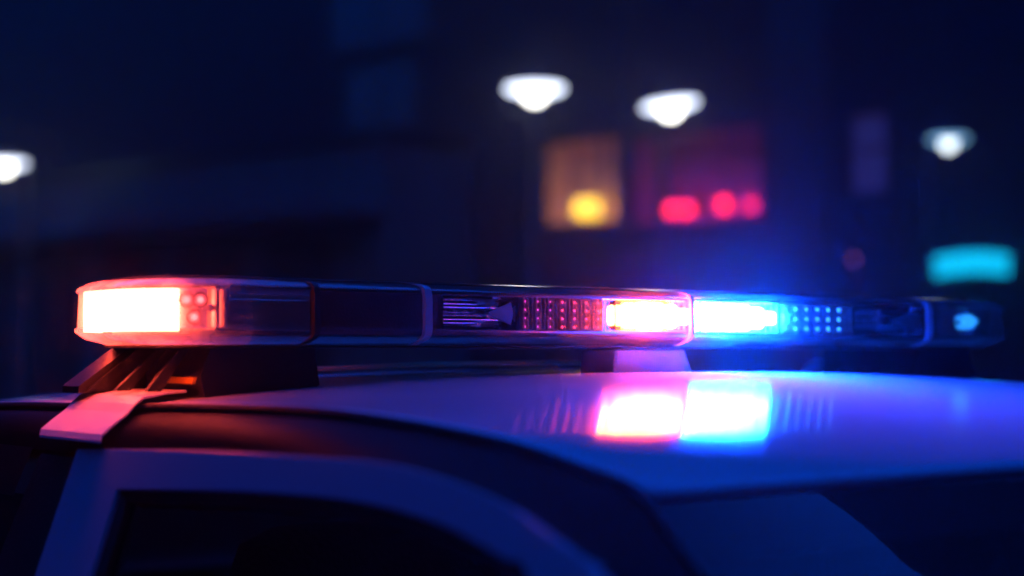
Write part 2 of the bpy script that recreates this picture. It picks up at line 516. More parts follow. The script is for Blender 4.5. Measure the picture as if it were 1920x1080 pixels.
# unseen blocks added either side of the view to shut out low sky
def side_block(x0, x1, z0, z1, h, label):
    t = thing('sky_blocker', label, 'building', Vector((CAM.x, CAM.y, 0)), rz=-YAW)
    box('wall', (x0, z0, 0), (x1, z1, h), M_wall, t)
    box('roof', (x0-0.2, z0-0.2, h+0.003), (x1+0.2, z1+0.2, h+0.4), M_stone, t, 0.03)
    xf, sg = (x1, 1) if x0 < 0 else (x0, -1)
    for i in range(int((z1-z0)/3.4)):
        for j in range(4):
            y = z0 + 1.2 + i*3.4; z = 1.0 + j*2.9
            a, b = sorted((xf + sg*0.003, xf + sg*0.06)); c, d = sorted((xf + sg*0.062, xf + sg*0.066))
            w = box('window', (a, y, z), (b, y+1.1, z+1.6), M_frame, t)
            box('pane', (c, y+0.07, z+0.07), (d, y+1.03, z+1.53), M_pane, w)
side_block(-19, -11.5, -6.9, 33, 13.5, 'dark house row added beyond the left edge of the picture to block low sky')
side_block(11.5, 19, -6.9, 27, 13.5, 'dark house row added beyond the right edge of the picture to block low sky')

# pavement along the facade
pv = ybox('pavement', S0, S1, -3.0, -0.08, -0.05, 0.14, paint('paving', (0.16, 0.16, 0.16), 0.8, var=0.2, scale=2, bump=0.4), None, 0.03)
pv.matrix_world = FM; struct(pv)

# ------------------------------------------------------------------ street lamps
M_lampw = glow('lamp_bowl_glow', (1.0, 0.98, 0.9), 2.2)
M_lampw2 = glow('lamp_bowl_glow_dim', (0.85, 0.95, 1.0), 0.9)
M_lampr2 = glow('lamp_ring_glow_dim', (0.25, 0.6, 1.0), 0.3)
M_lampr = glow('lamp_ring_glow', (0.72, 0.8, 1.0), 1.0)
def street_lamp(px, py, d, label, tilt=0.0, k=1.0, mw=None, mr=None):
    head = at(px, py, d)
    side = RIGHT * 0.0 + FWD * 1.5
    base = Vector((head.x + side.x, head.y + side.y, 0))
    t = thing('street_lamp', label, 'street lamp', base, 'street lamps behind the car')
    h = head.z
    lathe('pole', [(0.11, 0), (0.11, 0.3), (0.075, 0.32), (0.05, h+0.25)], M_iron, t, 14)
    arm = [Vector((-side.x*f, -side.y*f, h + 0.25 + 0.22*math.sin(math.pi*min(1, f*0.75)))) for f in [i/8 for i in range(9)]]
    tube('arm', arm, 0.035, M_iron, t, 8)
    off = Vector((-side.x, -side.y, h))
    Mh = Matrix.Translation(off) @ Matrix.Rotation(tilt, 4, Vector(FWD))
    hd = lathe('lamp_head', [(0.05, 0.32), (0.09, 0.17), (0.28*k, 0.13), (0.42*k, 0.06), (0.42*k, 0.055)], M_iron, t, 28, Mh)
    lathe('lamp_ring', [(0.41*k, 0.05), (0.415*k, 0.02), (0.39*k, -0.01), (0.2*k, -0.02)], mr or M_lampr, hd, 28, Mh, cap=True)
    lathe('lamp_bowl', [(0.17*k, -0.023), (0.15*k, -0.10), (0.09*k, -0.16), (0.03*k, -0.18)], mw or M_lampw, hd, 24, Mh)
    return t
street_lamp(1003, 168, 23.5, 'street lamp glowing above the amber window, top left of the pair')
street_lamp(1258, 198, 25.0, 'tilted street lamp glowing above the red window', tilt=math.radians(-7))
street_lamp(1782, 262, 29.0, 'small street lamp glowing above the cyan sign', k=0.8, mw=M_lampw2, mr=M_lampr2)
street_lamp(4, 308, 31.0, 'street lamp cut by the left edge of the picture')

# ------------------------------------------------------------------ police car
Z = lambda z: H + z
car = thing('police_car', 'white and black police car seen across its roof from beside the door', 'car', (0, 0, 0))
xr_t = [(-0.47, 0.500), (-0.40, 0.530), (-0.34, 0.550), (-0.205, 0.570), (0.0, 0.580), (0.4, 0.580), (0.8, 0.565), (1.1, 0.54), (1.3, 0.52)]
zr_t = [(-0.47, -0.0845), (-0.40, -0.0615), (-0.34, -0.0505), (-0.205, -0.0405), (0.0, -0.0425), (0.1, -0.0455), (0.4, -0.052), (0.8, -0.080), (1.1, -0.125), (1.3, -0.18)]
zc_t = [(-0.55, -0.098), (-0.47, -0.0790), (-0.40, -0.0680), (-0.30, -0.0540), (-0.20, -0.0405), (-0.1, -0.0280), (-0.05, -0.0235), (0.0, -0.0208), (0.2, -0.020), (0.4, -0.024), (0.8, -0.048), (1.1, -0.10), (1.3, -0.16)]
def smooth_tab(tab, n=60):
    P = spline([(a, b, 0) for a, b in tab], n)
    return [(p.x, p.y) for p in P]
xr_s, zr_s, zc_s = smooth_tab(xr_t), smooth_tab(zr_t), smooth_tab(zc_t)
def roof_pt(s, y):
    xr, zr, zc = lerp_tab(xr_s, y), lerp_tab(zr_s, y), lerp_tab(zc_s, y)
    fw = max(0.0, min(1.0, (-y-0.1)/0.37))
    yy = y - 0.05*fw*fw*(1-s*s)
    b = 1-abs(s)**2.6
    return Vector((s*xr, yy, Z(zr + (zc-zr)*b)))
NS, NY = 48, 70
ys = [-0.47 + (1.3+0.47)*(i/(NY-1))**1.25 for i in range(NY)]
vs = [roof_pt(-1+2*j/NS, y) for y in ys for j in range(NS+1)]
fs = [(i*(NS+1)+j, i*(NS+1)+j+1, (i+1)*(NS+1)+j+1, (i+1)*(NS+1)+j) for i in range(NY-1) for j in range(NS)]
n0 = len(vs)                                        # rolled front lip
for j in range(NS+1):
    p = roof_pt(-1+2*j/NS, -0.47); vs.append(p + Vector((0, -0.004, -0.006)))
for j in range(NS):
    fs.append((j, j+1, n0+j+1, n0+j))
roof = mesh_obj('roof', vs, fs, M_white, car, smooth=True)
sol = roof.modifiers.new('thickness', 'SOLIDIFY'); sol.thickness = 0.004; sol.offset = -1

# side plane of the doors (leans in towards the roof)
SP0 = Vector((-0.620, 0, Z(-0.065))); SN = Vector((-1, 0, 0.42)).normalized()
side = lambda px, py, off=0.0: hit(px, py, SP0 + SN*off, SN)
def on_side(y, z, off=0.0):
    p = Vector((SP0.x + 0.42*(z+0.065), y, Z(z)))
    return p + SN*off
def mirror(p): return Vector((-p.x, p.y, p.z))

outer = [side(*p) for p in ((1115, 1080), (1063, 1028), (1007, 984), (933, 935.5), (822, 891), (711, 865), (600, 856), (450, 847), (300, 842), (147, 840))]
inner = [side(*p) for p in ((989, 1080), (945, 1047), (896, 1017), (822, 980), (711, 947), (600, 930), (450, 920), (330, 917), (222, 916))]
outer = [on_side(-1.12, -0.44), on_side(-0.86, -0.29), on_side(-0.70, -0.195)] + outer
inner = [on_side(-0.98, -0.42), on_side(-0.76, -0.28), on_side(-0.62, -0.20)] + inner
o_rear_b = side(69, 1080); i_rear_b = side(172, 1080)
o_rear = outer[-1] + (o_rear_b - outer[-1]) * 2.0
i_rear = inner[-1] + (i_rear_b - inner[-1]) * 2.05
NC = 40
oc = spline(outer, NC); ic = spline(inner, NC)
oR = [oc[-1] + (o_rear-oc[-1])*k/8 for k in range(1, 9)]
iR = [ic[-1] + (i_rear-ic[-1])*k/8 for k in range(1, 9)]
oAll, iAll = oc + oR, ic + iR

def band(name, A, B, mat, parent, thick, n):
    """strip between two lines, with thickness along n"""
    k = len(A)
    rings = [[A[i], B[i], B[i]-n*thick, A[i]-n*thick] for i in range(k)]
    return loft(name, rings, mat, parent)

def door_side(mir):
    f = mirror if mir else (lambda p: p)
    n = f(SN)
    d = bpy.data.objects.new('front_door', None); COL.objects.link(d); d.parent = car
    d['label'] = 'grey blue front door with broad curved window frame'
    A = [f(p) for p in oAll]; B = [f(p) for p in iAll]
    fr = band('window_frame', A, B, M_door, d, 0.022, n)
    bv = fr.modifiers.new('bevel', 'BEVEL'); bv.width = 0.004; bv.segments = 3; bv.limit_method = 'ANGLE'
    # black rubber run round the glass
    Bi = []
    for i, p in enumerate(B):
        Bi.append(p - n*0.004)
    Ci = []
    for i, p in enumerate(Bi):
        t = (Bi[min(i+1, len(Bi)-1)] - Bi[max(i-1, 0)]).normalized()
        w = t.cross(n)
        if (B[i] - A[i]).dot(w) < 0: w = -w
        Ci.append(p + w*0.008 - n*0.004)
    band('window_seal', [p - n*0.004 for p in B], Ci, M_rubber, d, 0.012, n)
    # glass: fan from the belt line
    G = [p - n*0.012 for p in B]
    gl = mesh_obj('window_glass', G, [tuple(range(len(G)))], M_glass, d)
    return d
door_side(False); door_side(True)

# gutter trim: along the roof edge then down the pillar beside the windscreen
def gutter_line():
    pts = [roof_pt(-1, y) + Vector((-0.002, 0, -0.002)) for y in [1.28, 1.1, 0.9, 0.7, 0.5, 0.35, 0.2, 0.1, 0.0, -0.1, -0.2, -0.27, -0.34, -0.39, -0.43, -0.465]]
    pl = []
    for px, py, X in ((1245, 985, -0.508), (1300, 1058, -0.517)):
        r = ray(px, py); d = (X - CAM.x)/r.x; pl.append(CAM + r*d)
    last = pl[-1]
    base = Vector((-0.70, -1.13, Z(-0.44)))
    pl += [last.lerp(base, 0.3)+Vector((0, 0, 0.012)), last.lerp(base, 0.65)+Vector((0, 0, 0.01)), base]
    return pts, pl
gp, pl = gutter_line()
gl_s = spline(gp + pl, 90)
for mir in (False, True):
    f = mirror if mir else (lambda p: p)
    tube('gutter_trim', [f(p) for p in gl_s], 0.0032, M_rubber, car, 8)
    # roof rail and pillar: black painted skin from the gutter down to the door edge
    front_part = gl_s
    def near_outer(p):
        return p
    # matching line: door outer edge from the pillar base back to the rear, then on to the rear pillar
    door_line = list(oc) + [on_side(y, -0.082 - 0.09*max(0, y-0.35)**1.3) for y in (0.2, 0.35, 0.5, 0.7, 0.9, 1.1, 1.28)]
    dl = spline([door_line[i] for i in range(0, len(door_line))], 400)
    top = resample(list(reversed(gl_s)), 120)
    bot = resample(dl, 120)
    rows = []
    for a, b in zip(top, bot):
        a2 = a + Vector((-0.001, 0, -0.004)); b2 = b - SN*0.012 
        mid = a2.lerp(b2, 0.5) + SN*0.010
        q1 = a2.lerp(b2, 0.22) + SN*0.007; q2 = a2.lerp(b2, 0.78) + SN*0.006
        rows.append([f(p) for p in (a2, q1, mid, q2, b2, b2 - SN*0.02)])
    loft('roof_rail', rows, M_rail, car, closed=False, smooth=True)

# windscreen: from the roof lip to the cowl
NW = 24
Wv = []
start = min(range(len(gl_s)), key=lambda i: (gl_s[i] - roof_pt(-1, -0.465)).length)
pil = resample(gl_s[start:], NW+1)                  # the pillar line the glass runs along
def wedge(v):
    t0 = roof_pt(-1, -0.47) + Vector((0, -0.006, -0.009)); b0 = Vector((-0.70, -1.13, Z(-0.44)))
    return t0.lerp(b0, v) + Vector((0, -0.02, 0.045))*math.sin(math.pi*v)*0.6
for i in range(NW+1):
    v = i/NW
    for j in range(NS+1):
        s = -1 + 2*j/NS
        t0 = roof_pt(s, -0.47) + Vector((0, -0.006, -0.009))
        b0 = Vector((s*0.70, -1.13 - 0.14*(1-s*s), Z(-0.44)))
        p = t0.lerp(b0, v) + Vector((0, -0.02, 0.045))*math.sin(math.pi*v)*0.6
        off = (pil[i] + Vector((0.004, 0, -0.004)) - wedge(v)) * abs(s)**3
        if s > 0: off.x = -off.x
        p = p + off
        Wv.append(p)
Wf = [(i*(NS+1)+j, i*(NS+1)+j+1, (i+1)*(NS+1)+j+1, (i+1)*(NS+1)+j) for i in range(NW) for j in range(NS)]
mesh_obj('windscreen', Wv, Wf, M_wind, car, smooth=True)
# dark frit band at the windscreen's top
Fv = [Wv[i*(NS+1)+j] - Vector((0, -0.003, 0.003)) for i in range(3) for j in range(NS+1)]
Ff = [(i*(NS+1)+j, i*(NS+1)+j+1, (i+1)*(NS+1)+j+1, (i+1)*(NS+1)+j) for i in range(2) for j in range(NS)]
mesh_obj('windscreen_band', Fv, Ff, M_rubber, car, smooth=True)
# rear window
Rv = []
for i in range(9):
    v = i/8
    for j in range(17):
        s = -1 + 2*j/16
        Rv.append((roof_pt(s, 1.3) + Vector((0, 0.002, -0.004))).lerp(Vector((s*0.66, 1.85, Z(-0.42))), v))
Rf = [(i*17+j, i*17+j+1, (i+1)*17+j+1, (i+1)*17+j) for i in range(8) for j in range(16)]
mesh_obj('rear_window', Rv, Rf, M_glass, car, smooth=True)

# lower body
def section(y):
    top = lerp_tab([(-2.35, -0.80), (-2.2, -0.68), (-1.9, -0.60), (-1.13, -0.455), (1.85, -0.43), (2.3, -0.48), (2.5, -0.62)], y)
    hw = lerp_tab([(-2.35, 0.70), (-2.1, 0.86), (-1.4, 0.92), (1.6, 0.93), (2.3, 0.88), (2.5, 0.74)], y)
    q = []
    for x, z in ((0, 0), (0.5, -0.008), (0.80, -0.03), (0.88, -0.07), (0.97, -0.2), (1.0, -0.36), (0.98, -0.55), (0.93, -0.78), (0.85, -0.86)):
        q.append((x*hw, max(-1.32, top + z)))
    P = [Vector((x, y, Z(z))) for x, z in q]
    return P + [Vector((-p.x, p.y, p.z)) for p in reversed(P[1:])]
secs = [section(y) for y in (-2.35, -2.3, -2.2, -2.0, -1.7, -1.4, -1.14)]
loft('hood_and_front_body', secs, M_black, car)
secs = [section(y) for y in (1.84, 2.0, 2.2, 2.4, 2.5)]
loft('rear_body', secs, M_black, car)
for mir in (False, True):
    f = mirror if mir else (lambda p: p)
    rows = []
    for y in [-1.14 + (1.84+1.14)*i/16 for i in range(17)]:
        s_ = section(y)
        P = [Vector((-0.775, y, Z(-0.445)))] + [Vector((-p.x, p.y, p.z)) for p in s_[2:9]]
        rows.append([f(p) for p in P])
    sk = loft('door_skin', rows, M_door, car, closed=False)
    # B pillar, rear side glass and its frame
    bp = [[on_side(y, z, -0.006) for y in (0.055 - 0.2*(-z-0.08)*0.5, 0.17)] for z in (-0.086, -0.18, -0.3, -0.45)]
    loft('door_pillar', [[f(p) for p in r] for r in bp], M_rubber, car, closed=False, smooth=False)
    rg = [[on_side(y, z, -0.012) for y in (0.171, 0.5, 0.8, 1.05 + (-z)*0.9)] for z in (-0.12, -0.3, -0.45)]
    loft('rear_side_window', [[f(p) for p in r] for r in rg], M_glass, car, closed=False, smooth=False)
    rt = [[on_side(y, z, 0.002) for y in (0.172, 0.5, 0.8, 1.05)] for z in (-0.084, -0.125)]
    loft('rear_window_frame', [[f(p) for p in r] for r in rt], M_black, car, closed=False, smooth=False)
for sx in (-1, 1):
    for y in (-1.5, 1.45):
        w = bpy.data.objects.new('wheel', None); COL.objects.link(w); w.parent = car; w.location = (sx*0.83, y, 0.34)
        Mw = Matrix.Rotation(math.radians(90)*sx, 4, 'Y')
        lathe('tyre', [(0.22, -0.1), (0.32, -0.115), (0.34, -0.08), (0.34, 0.08), (0.32, 0.115), (0.22, 0.1)], M_tyre, w, 32, Mw)
        lathe('rim', [(0.215, 0.104), (0.2, 0.085), (0.08, 0.09), (0.06, 0.11)], M_steel, w, 24, Mw)
# side mirrors
for sx in (-1, 1):
    bm = bmesh.new(); add_box(bm, (sx*0.98-0.11, -1.02, Z(-0.44)), (sx*0.98+0.11, -0.92, Z(-0.30)), 0.03)
    mo = bm_obj('door_mirror', bm, M_black, car); auto_smooth(mo, 60)
    bx = (-0.87, -0.775) if sx < 0 else (0.775, 0.87)
    box('mirror_arm', (bx[0], -0.99, Z(-0.44)), (bx[1], -0.95, Z(-0.41)), M_black, mo)
# cabin
box('cabin_floor', (-0.74, -1.1, Z(-1.15)), (0.74, 1.7, Z(-1.1)), M_trim, car)
box('dashboard', (-0.72, -1.12, Z(-0.75)), (0.72, -0.78, Z(-0.47)), M_trim, car, 0.04)
hl = [roof_pt(s, y) + Vector((0, 0.02, -0.022)) for y in (-0.44, -0.2, 0.1, 0.5, 0.9, 1.25) for s in (-0.97, -0.6, -0.2, 0.2, 0.6, 0.97)]
mesh_obj('headlining', hl, [(i*6+j, i*6+j+1, (i+1)*6+j+1, (i+1)*6+j) for i in range(5) for j in range(5)], M_trim, car, smooth=True)
for sx in (-1, 1):
    st = box('seat_back', (sx*0.38-0.24, -0.06, Z(-0.98)), (sx*0.38+0.24, 0.10, Z(-0.36)), M_fabric, car, 0.05)
    box('seat_cushion', (sx*0.38-0.25, -0.58, Z(-1.05)), (sx*0.38+0.25, -0.07, Z(-0.88)), M_fabric, car, 0.05)
    box('head_rest', (sx*0.38-0.13, -0.04, Z(-0.32)), (sx*0.38+0.13, 0.07, Z(-0.15)), M_fabric, st, 0.04)
    for x in (-0.06, 0.06):
        tube('head_rest_post', [(sx*0.38+x, 0.02, Z(-0.37)), (sx*0.38+x, 0.02, Z(-0.31))], 0.006, M_steel, st)
box('rear_bench', (-0.65, 0.95, Z(-1.0)), (0.65, 1.15, Z(-0.42)), M_fabric, car, 0.05)
wheel_pts = [Vector((0.38+0.18*math.cos(a), -0.66+0.07*math.sin(a), Z(-0.56)+0.165*math.sin(a))) for a in [2*math.pi*i/28 for i in range(29)]]
tube('steering_wheel', wheel_pts, 0.014, M_trim, car, 8)

# ------------------------------------------------------------------ light bar
bar = thing('light_bar', 'red and blue emergency light bar lit up on the car roof', 'light bar', (0, 0, Z(0)))
BE, BW, BR = 0.602, 0.225, 0.092
def plan(inset, z, n=14, e=0.0):
    E, W0, W1, R = BE-inset, inset, BW-inset, max(0.012, BR-inset*0.7)
    P = []
    for cx, cy, a0 in ((E-R, W1-R, 0), (-E+R, W1-R, 90), (-E+R, W0+R, 180), (E-R, W0+R, 270)):
        for k in range(n+1):
            a = math.radians(a0 + 90*k/n)
            P.append(Vector((cx+R*math.cos(a), cy+R*math.sin(a), z)))
    return P
# base tray
tray = loft('base_tray', [plan(0.034, 0.0035), plan(0.024, 0.0042), plan(0.024, 0.0056), plan(0.030, 0.0058)], M_plastic, bar)
# clear lens in sections: cut the closed loft by plan position
LV = [(0.026, 0.0060), (0.008, 0.0112), (0.001, 0.0170), (0.0, 0.0200), (0.0025, 0.0215), (0.0035, 0.0515), (0.001, 0.0525), (0.002, 0.0555), (0.011, 0.0605), (0.016, 0.0615)]
base_plan = plan(0, 0)
rings = [plan(i, z) for i, z in LV]
n = len(base_plan)
def lens_section(name, keep, mat):
    vs, fs, idx = [], [], {}
    def vid(r, j):
        if (r, j) not in idx:
            idx[(r, j)] = len(vs); vs.append(rings[r][j])
        return idx[(r, j)]
    for r in range(len(rings)-1):
        for j in range(n):
            k = (j+1) % n
            m_ = (base_plan[j]+base_plan[k])/2
            if keep(m_): fs.append((vid(r, j), vid(r, k), vid(r+1, k), vid(r+1, j)))
    o = mesh_obj(name, vs, fs, mat, bar); auto_smooth(o, 25)
    return o
SPL = BE - BR
# refine the plan on the straight sides so that sections can be cut there
def refine(P):
    cuts = [-0.449, -0.332, 0.0, 0.387]
    Q = []
    for i, p in enumerate(P):
        q = P[(i+1) % len(P)]
        Q.append(p)
        if abs(p.x-q.x) > 0.3:
            for c in sorted(cuts, reverse=(q.x < p.x)):
                t = (c-p.x)/(q.x-p.x)
                if 0 < t < 1: Q.append(p.lerp(q, t))
    return Q
base_plan = refine(base_plan); rings = [refine(r) for r in rings]; n = len(base_plan)
lens_section('end_lens', lambda m: m.x < -0.532, M_lensend)
M_lensfar = clear('satin_polycarbonate', (0.96, 0.97, 0.98), 0.05, 1.5, extra=0.13)
lens_section('side_lens', lambda m: -0.532 < m.x < -0.512 and m.y < BW/2, M_lensfar)
lens_section('side_lens', lambda m: -0.512 < m.x < -0.449 and m.y < BW/2, M_lens)
hb = BW/2
lens_section('corner_lens', lambda m: -0.449 < m.x < -0.332 and m.y < hb, M_lens)
lens_section('front_lens', lambda m: -0.332 < m.x < 0.0 and m.y < hb, M_lens)
lens_section('front_lens', lambda m: 0.0 < m.x < 0.387 and m.y < hb, M_lens)
lens_section('rear_lens', lambda m: -0.532 < m.x < 0.387 and m.y > hb, M_lens)
lens_section('end_lens', lambda m: m.x > 0.387, M_lensfar)
# lid
loft('lid', [plan(0.0155, 0.0618), plan(0.016, 0.0628), plan(0.035, 0.0655), plan(0.07, 0.0672), plan(0.10, 0.0675)], M_lid, bar)
# joints between the lens sections: rounded black gasket and thin clear posts
def joint(x, w, mat, name, y0=-0.0022):
    pts = [Vector((x, y0+0.024, 0.0062)), Vector((x, y0+0.006, 0.0115)), Vector((x, y0, 0.0190)), Vector((x, y0, 0.036)), Vector((x, y0+0.001, 0.0535)), Vector((x, y0+0.010, 0.0605)), Vector((x, y0+0.05, 0.0655))]
    P = spline(pts, 18)
    return loft(name, [[p+Vector((-w, -0.0015, 0)), p+Vector((w, -0.0015, 0)), p+Vector((w, 0.003, 0.0)), p+Vector((-w, 0.003, 0))] for p in P], mat, bar)
joint(-0.449, 0.003, M_rubber, 'gasket')
M_post = paint('frosted_post', (0.5, 0.52, 0.55), 0.3)
joint(-0.332, 0.004, M_post, 'lens_joint'); joint(0.0, 0.0022, M_post, 'lens_joint'); joint(0.387, 0.004, M_post, 'lens_joint')
# deck and inner top plate
loft('circuit_deck', [plan(0.030, 0.0150), plan(0.030, 0.0185)], M_board, bar, smooth=False)
loft('inner_plate', [plan(0.034, 0.0562), plan(0.034, 0.0578)], M_plastic, bar, smooth=False)
box('spine_wall', (-0.40, 0.085, 0.0188), (0.52, 0.09, 0.056), M_plastic, bar)

def frame_at(x, y, ang):
    """module frame: local x along the face, local y out of the face, z up"""
    return Matrix.Translation(Vector((x, y, 0))) @ Matrix.Rotation(ang, 4, 'Z')

def dome(bm, M, x, z, r, y0=0.0, depth=0.6, seg=10, rings_=4):
    vr = []
    for i in range(rings_+1):
        a = i/rings_*math.pi/2
        rr, yy = r*math.cos(a), y0 - r*depth*math.sin(a)
        if i == rings_:
            vr.append([bm.verts.new(M @ Vector((x, yy, z)))])
        else:
            vr.append([bm.verts.new(M @ Vector((x+rr*math.cos(2*math.pi*k/seg), yy, z+rr*math.sin(2*math.pi*k/seg)))) for k in range(seg)])
    for i in range(rings_):
        for k in range(seg):
            k2 = (k+1) % seg
            if i == rings_-1: bm.faces.new([vr[i][k], vr[i][k2], vr[i+1][0]])
            else: bm.faces.new([vr[i][k], vr[i][k2], vr[i+1][k2], vr[i+1][k]])

ZL, ZH = 0.0205, 0.0530
def module(name, M, w, label, rm=None):
    """reflector tray with sloping cheeks; face opens to local -y"""
    e = bpy.data.objects.new(name, None); COL.objects.link(e); e.parent = bar
    e['label'] = label
    h0, h1 = ZL, ZH
    def q(ins, y): return [M @ Vector(p) for p in ((ins, y, h0+ins*0.5), (w-ins, y, h0+ins*0.5), (w-ins, y, h1-ins*0.5), (ins, y, h1-ins*0.5))]
    loft('reflector', [q(0.0, -0.004), q(0.0012, -0.004), q(0.006, 0.012), ], rm or M_chrome, e, cap=False, smooth=False)
    bk = q(0.006, 0.0121)
    mesh_obj('back_plate', bk, [(0, 1, 2, 3)], rm or M_chrome, e)
    return e

def grid_module(x0, x1, cols, rows_, mats, label, y=0.022):
    M = frame_at(x0, y, 0); w = x1-x0
    e = bpy.data.objects.new('led_module', None); COL.objects.link(e); e.parent = bar
    e['label'] = label
    bm = bmesh.new(); add_box(bm, (0, 0.002, ZL), (w, 0.012, ZH), 0.001, M)
    bm_obj('module_body', bm, M_plastic, e)
    for i in range(cols):
        for j in range(rows_):
            cx = (i+0.5)*w/cols; cz = ZL + (j+0.5)*(ZH-ZL)/rows_
            r = min(w/cols, (ZH-ZL)/rows_)*0.46
            bm = bmesh.new(); dome(bm, M, cx, cz, r, 0.0018, 0.75)
            o = bm_obj('led_optic', bm, M_ledlens, e, True)
            bm = bmesh.new(); dome(bm, M, cx, cz, r*0.34, 0.0016, 0.6, 8, 3)
            bm_obj('led_chip', bm, mats(i, j), o, True)
    # ribs of the diffuser between the columns
    for i in range(cols*3+1):
        x = i*w/(cols*3)
        bm = bmesh.new(); add_box(bm, (x-0.0005, -0.0075, ZL), (x+0.0005, -0.006, ZH), 0, M)
        bm_obj('diffuser_rib', bm, M_ledlens, e)
    return e

def lit_module(x0, x1, mat, label, y=0.020, taper=1):
    M = frame_at(x0, y, 0); w = x1-x0
    e = module('lit_led_module', M, w, label, M_plastic)
    # row of lit optics in front of a lit strip
    cols = 6
    for i in range(cols):
        hh = (ZH-ZL)*((0.32, 0.42, 0.455, 0.44, 0.38, 0.25)[i] if taper > 0 else (0.455, 0.46, 0.455, 0.43, 0.36, 0.22)[i])
        cx = (i+0.5)*w/cols; zc = (ZL+ZH)/2
        bm = bmesh.new(); add_box(bm, (cx-w/cols*0.5+0.0004, -0.002, zc-hh), (cx+w/cols*0.5-0.0004, 0.010, zc+hh), 0.0035, M)
        bm_obj('lit_led', bm, mat, e, True)
    for i in range(15):
        x = w*i/14
        bm = bmesh.new(); add_box(bm, (x-0.0004, -0.0085, ZL), (x+0.0004, -0.0068, ZH), 0, M)
        bm_obj('diffuser_rib', bm, M_ledlens, e)
    return e

def dark_module(x0, x1, label, y=0.024, M=None, w=None):
    M = M or frame_at(x0, y, 0); w = w or (x1-x0)
    e = module('reflector_module', M, w, label)
    # hourglass reflector: two horizontal curved troughs and a fan at the right
    for zc, hh in ((ZL+0.009, 0.0065), (ZH-0.009, 0.0065)):
        rows = []
        for i in range(9):
            a = math.pi*i/8
            rows.append([M @ Vector((x, -0.001 + 0.010*math.sin(a), zc - hh*math.cos(a))) for x in (0.008, w*0.35, w*0.7, w-0.012)])
        loft('trough', rows, M_chrome, e, closed=False)
    zc = (ZL+ZH)/2
    fan = [M @ Vector(p) for p in ((w*0.62, -0.004, zc-0.001), (w-0.008, -0.006, zc-0.011), (w-0.005, -0.006, zc), (w-0.008, -0.006, zc+0.011), (w*0.62, -0.004, zc+0.001), (w*0.62, 0.008, zc), (w-0.006, 0.008, zc))]
    mesh_obj('reflector_fan', fan, [(0, 1, 2), (0, 2, 3), (0, 3, 4), (0, 4, 5), (0, 5, 1), (5, 6, 1), (1, 6, 2), (2, 6, 3), (3, 6, 4), (4, 6, 5)], M_steel, e)
    for i in range(5):
        x = w*(0.1+0.13*i)
        bm = bmesh.new(); dome(bm, M, x, zc, 0.003, 0.004, 1.0, 8, 3)
        bm_obj('bulb', bm, M_ledlens, e, True)
    return e

dark_module(-0.300, -0.213, 'unlit clear reflector module left of the red dot grid')
grid_module(-0.207, -0.098, 7, 4, lambda i, j: M_redspill if i > 2 else M_redspill2, 'grid of red dots with spill glow put in, left of the lit red module')
lit_module(-0.090, 0.018, M_red, 'white hot red module at the middle of the bar', taper=1)
lit_module(0.030, 0.150, M_blue, 'white hot blue module at the middle of the bar', taper=-1)
grid_module(0.157, 0.266, 6, 3, lambda i, j: M_bluespill if i < 2 else M_bluespill2, 'grid of blue dots with spill glow put in, right of the lit blue module')
dark_module(0.278, 0.400, 'unlit clear reflector module near the far end')

# far corner: round reflector
ce = bpy.data.objects.new('corner_reflector', None); COL.objects.link(ce); ce.parent = bar
ce['label'] = 'round reflector behind the far end lens with an added weak blue glow'
Mc = Matrix.Translation(Vector((0.50, 0.035, (ZL+ZH)/2))) @ Matrix.Rotation(math.radians(-38), 4, 'Z') @ Matrix.Rotation(math.radians(90), 4, 'X')
lathe('reflector_bowl', [(0.0165, 0.012), (0.015, 0.004), (0.011, -0.004), (0.004, -0.008)], M_chrome, ce, 24, Mc, cap=False)
Mc2 = Mc @ Matrix.Translation(Vector((0, 0, 0.0)))
lathe('bulb', [(0.002, -0.006), (0.0032, 0.0), (0.003, 0.006), (0.001, 0.009)], M_bluefill, ce, 12, Mc2)  # weak glow added to brighten the dull far end of the bar
box('reflector_plate', (0.515, 0.03, ZL), (0.565, 0.034, ZH), M_chrome, ce, 0, Matrix.Translation(Vector((0, 0.012, 0))))

# near end: two lit red modules following the rounded end
def end_module():
    # positions round the rounded end: walk the plan inset by 30 mm
    P = [p for p in plan(0.022, 0, 24)]
    # choose frames by the pixel columns they show at in the end lens
    pass
def end_frame(phi, off=0.013):
    """phi: angle of the outward normal in plan, 180 = -x, 270 = -y"""
    a = math.radians(phi)
    R = BR - off
    c = Vector((-BE+BR, BR, 0))
    return c + Vector((R*math.cos(a), R*math.sin(a), 0)), a
def end_panel(name, phi0, phi1, mat, label, zlo=ZL-0.001, zhi=ZH+0.0005, k=8, rear=0.0, off=0.013):
    e = bpy.data.objects.new(name, None); COL.objects.link(e); e.parent = bar
    e['label'] = label
    outer_, inner_ = [], []
    pts = []
    for i in range(k+1):
        p, a = end_frame(phi0 + (phi1-phi0)*i/k, off)
        nrm = Vector((math.cos(a), math.sin(a), 0))
        pts.append((p, nrm))
    if rear:                                   # carry on round the rear corner
        q = Vector((-BE+BR, BW-BR, 0)); R_ = BR - off; back = []
        for ph in (125, 135, 145, 155, 165, 172):
            nn = Vector((math.cos(math.radians(ph)), math.sin(math.radians(ph)), 0))
            back.append((q + nn*R_, nn))
        pts = back + pts
    ringsx = [[p+Vector((0, 0, zlo)), p+Vector((0, 0, zhi)), p-nn*0.006+Vector((0, 0, zhi)), p-nn*0.006+Vector((0, 0, zlo))] for p, nn in pts]
    return e, ringsx
e, rg = end_panel('lit_led_module', 180, 208, None, 'white hot red module wrapped round the near end', zlo=ZL-0.003, zhi=ZH, rear=0.04, off=0.008)
loft('lit_led', rg, M_redend, e)
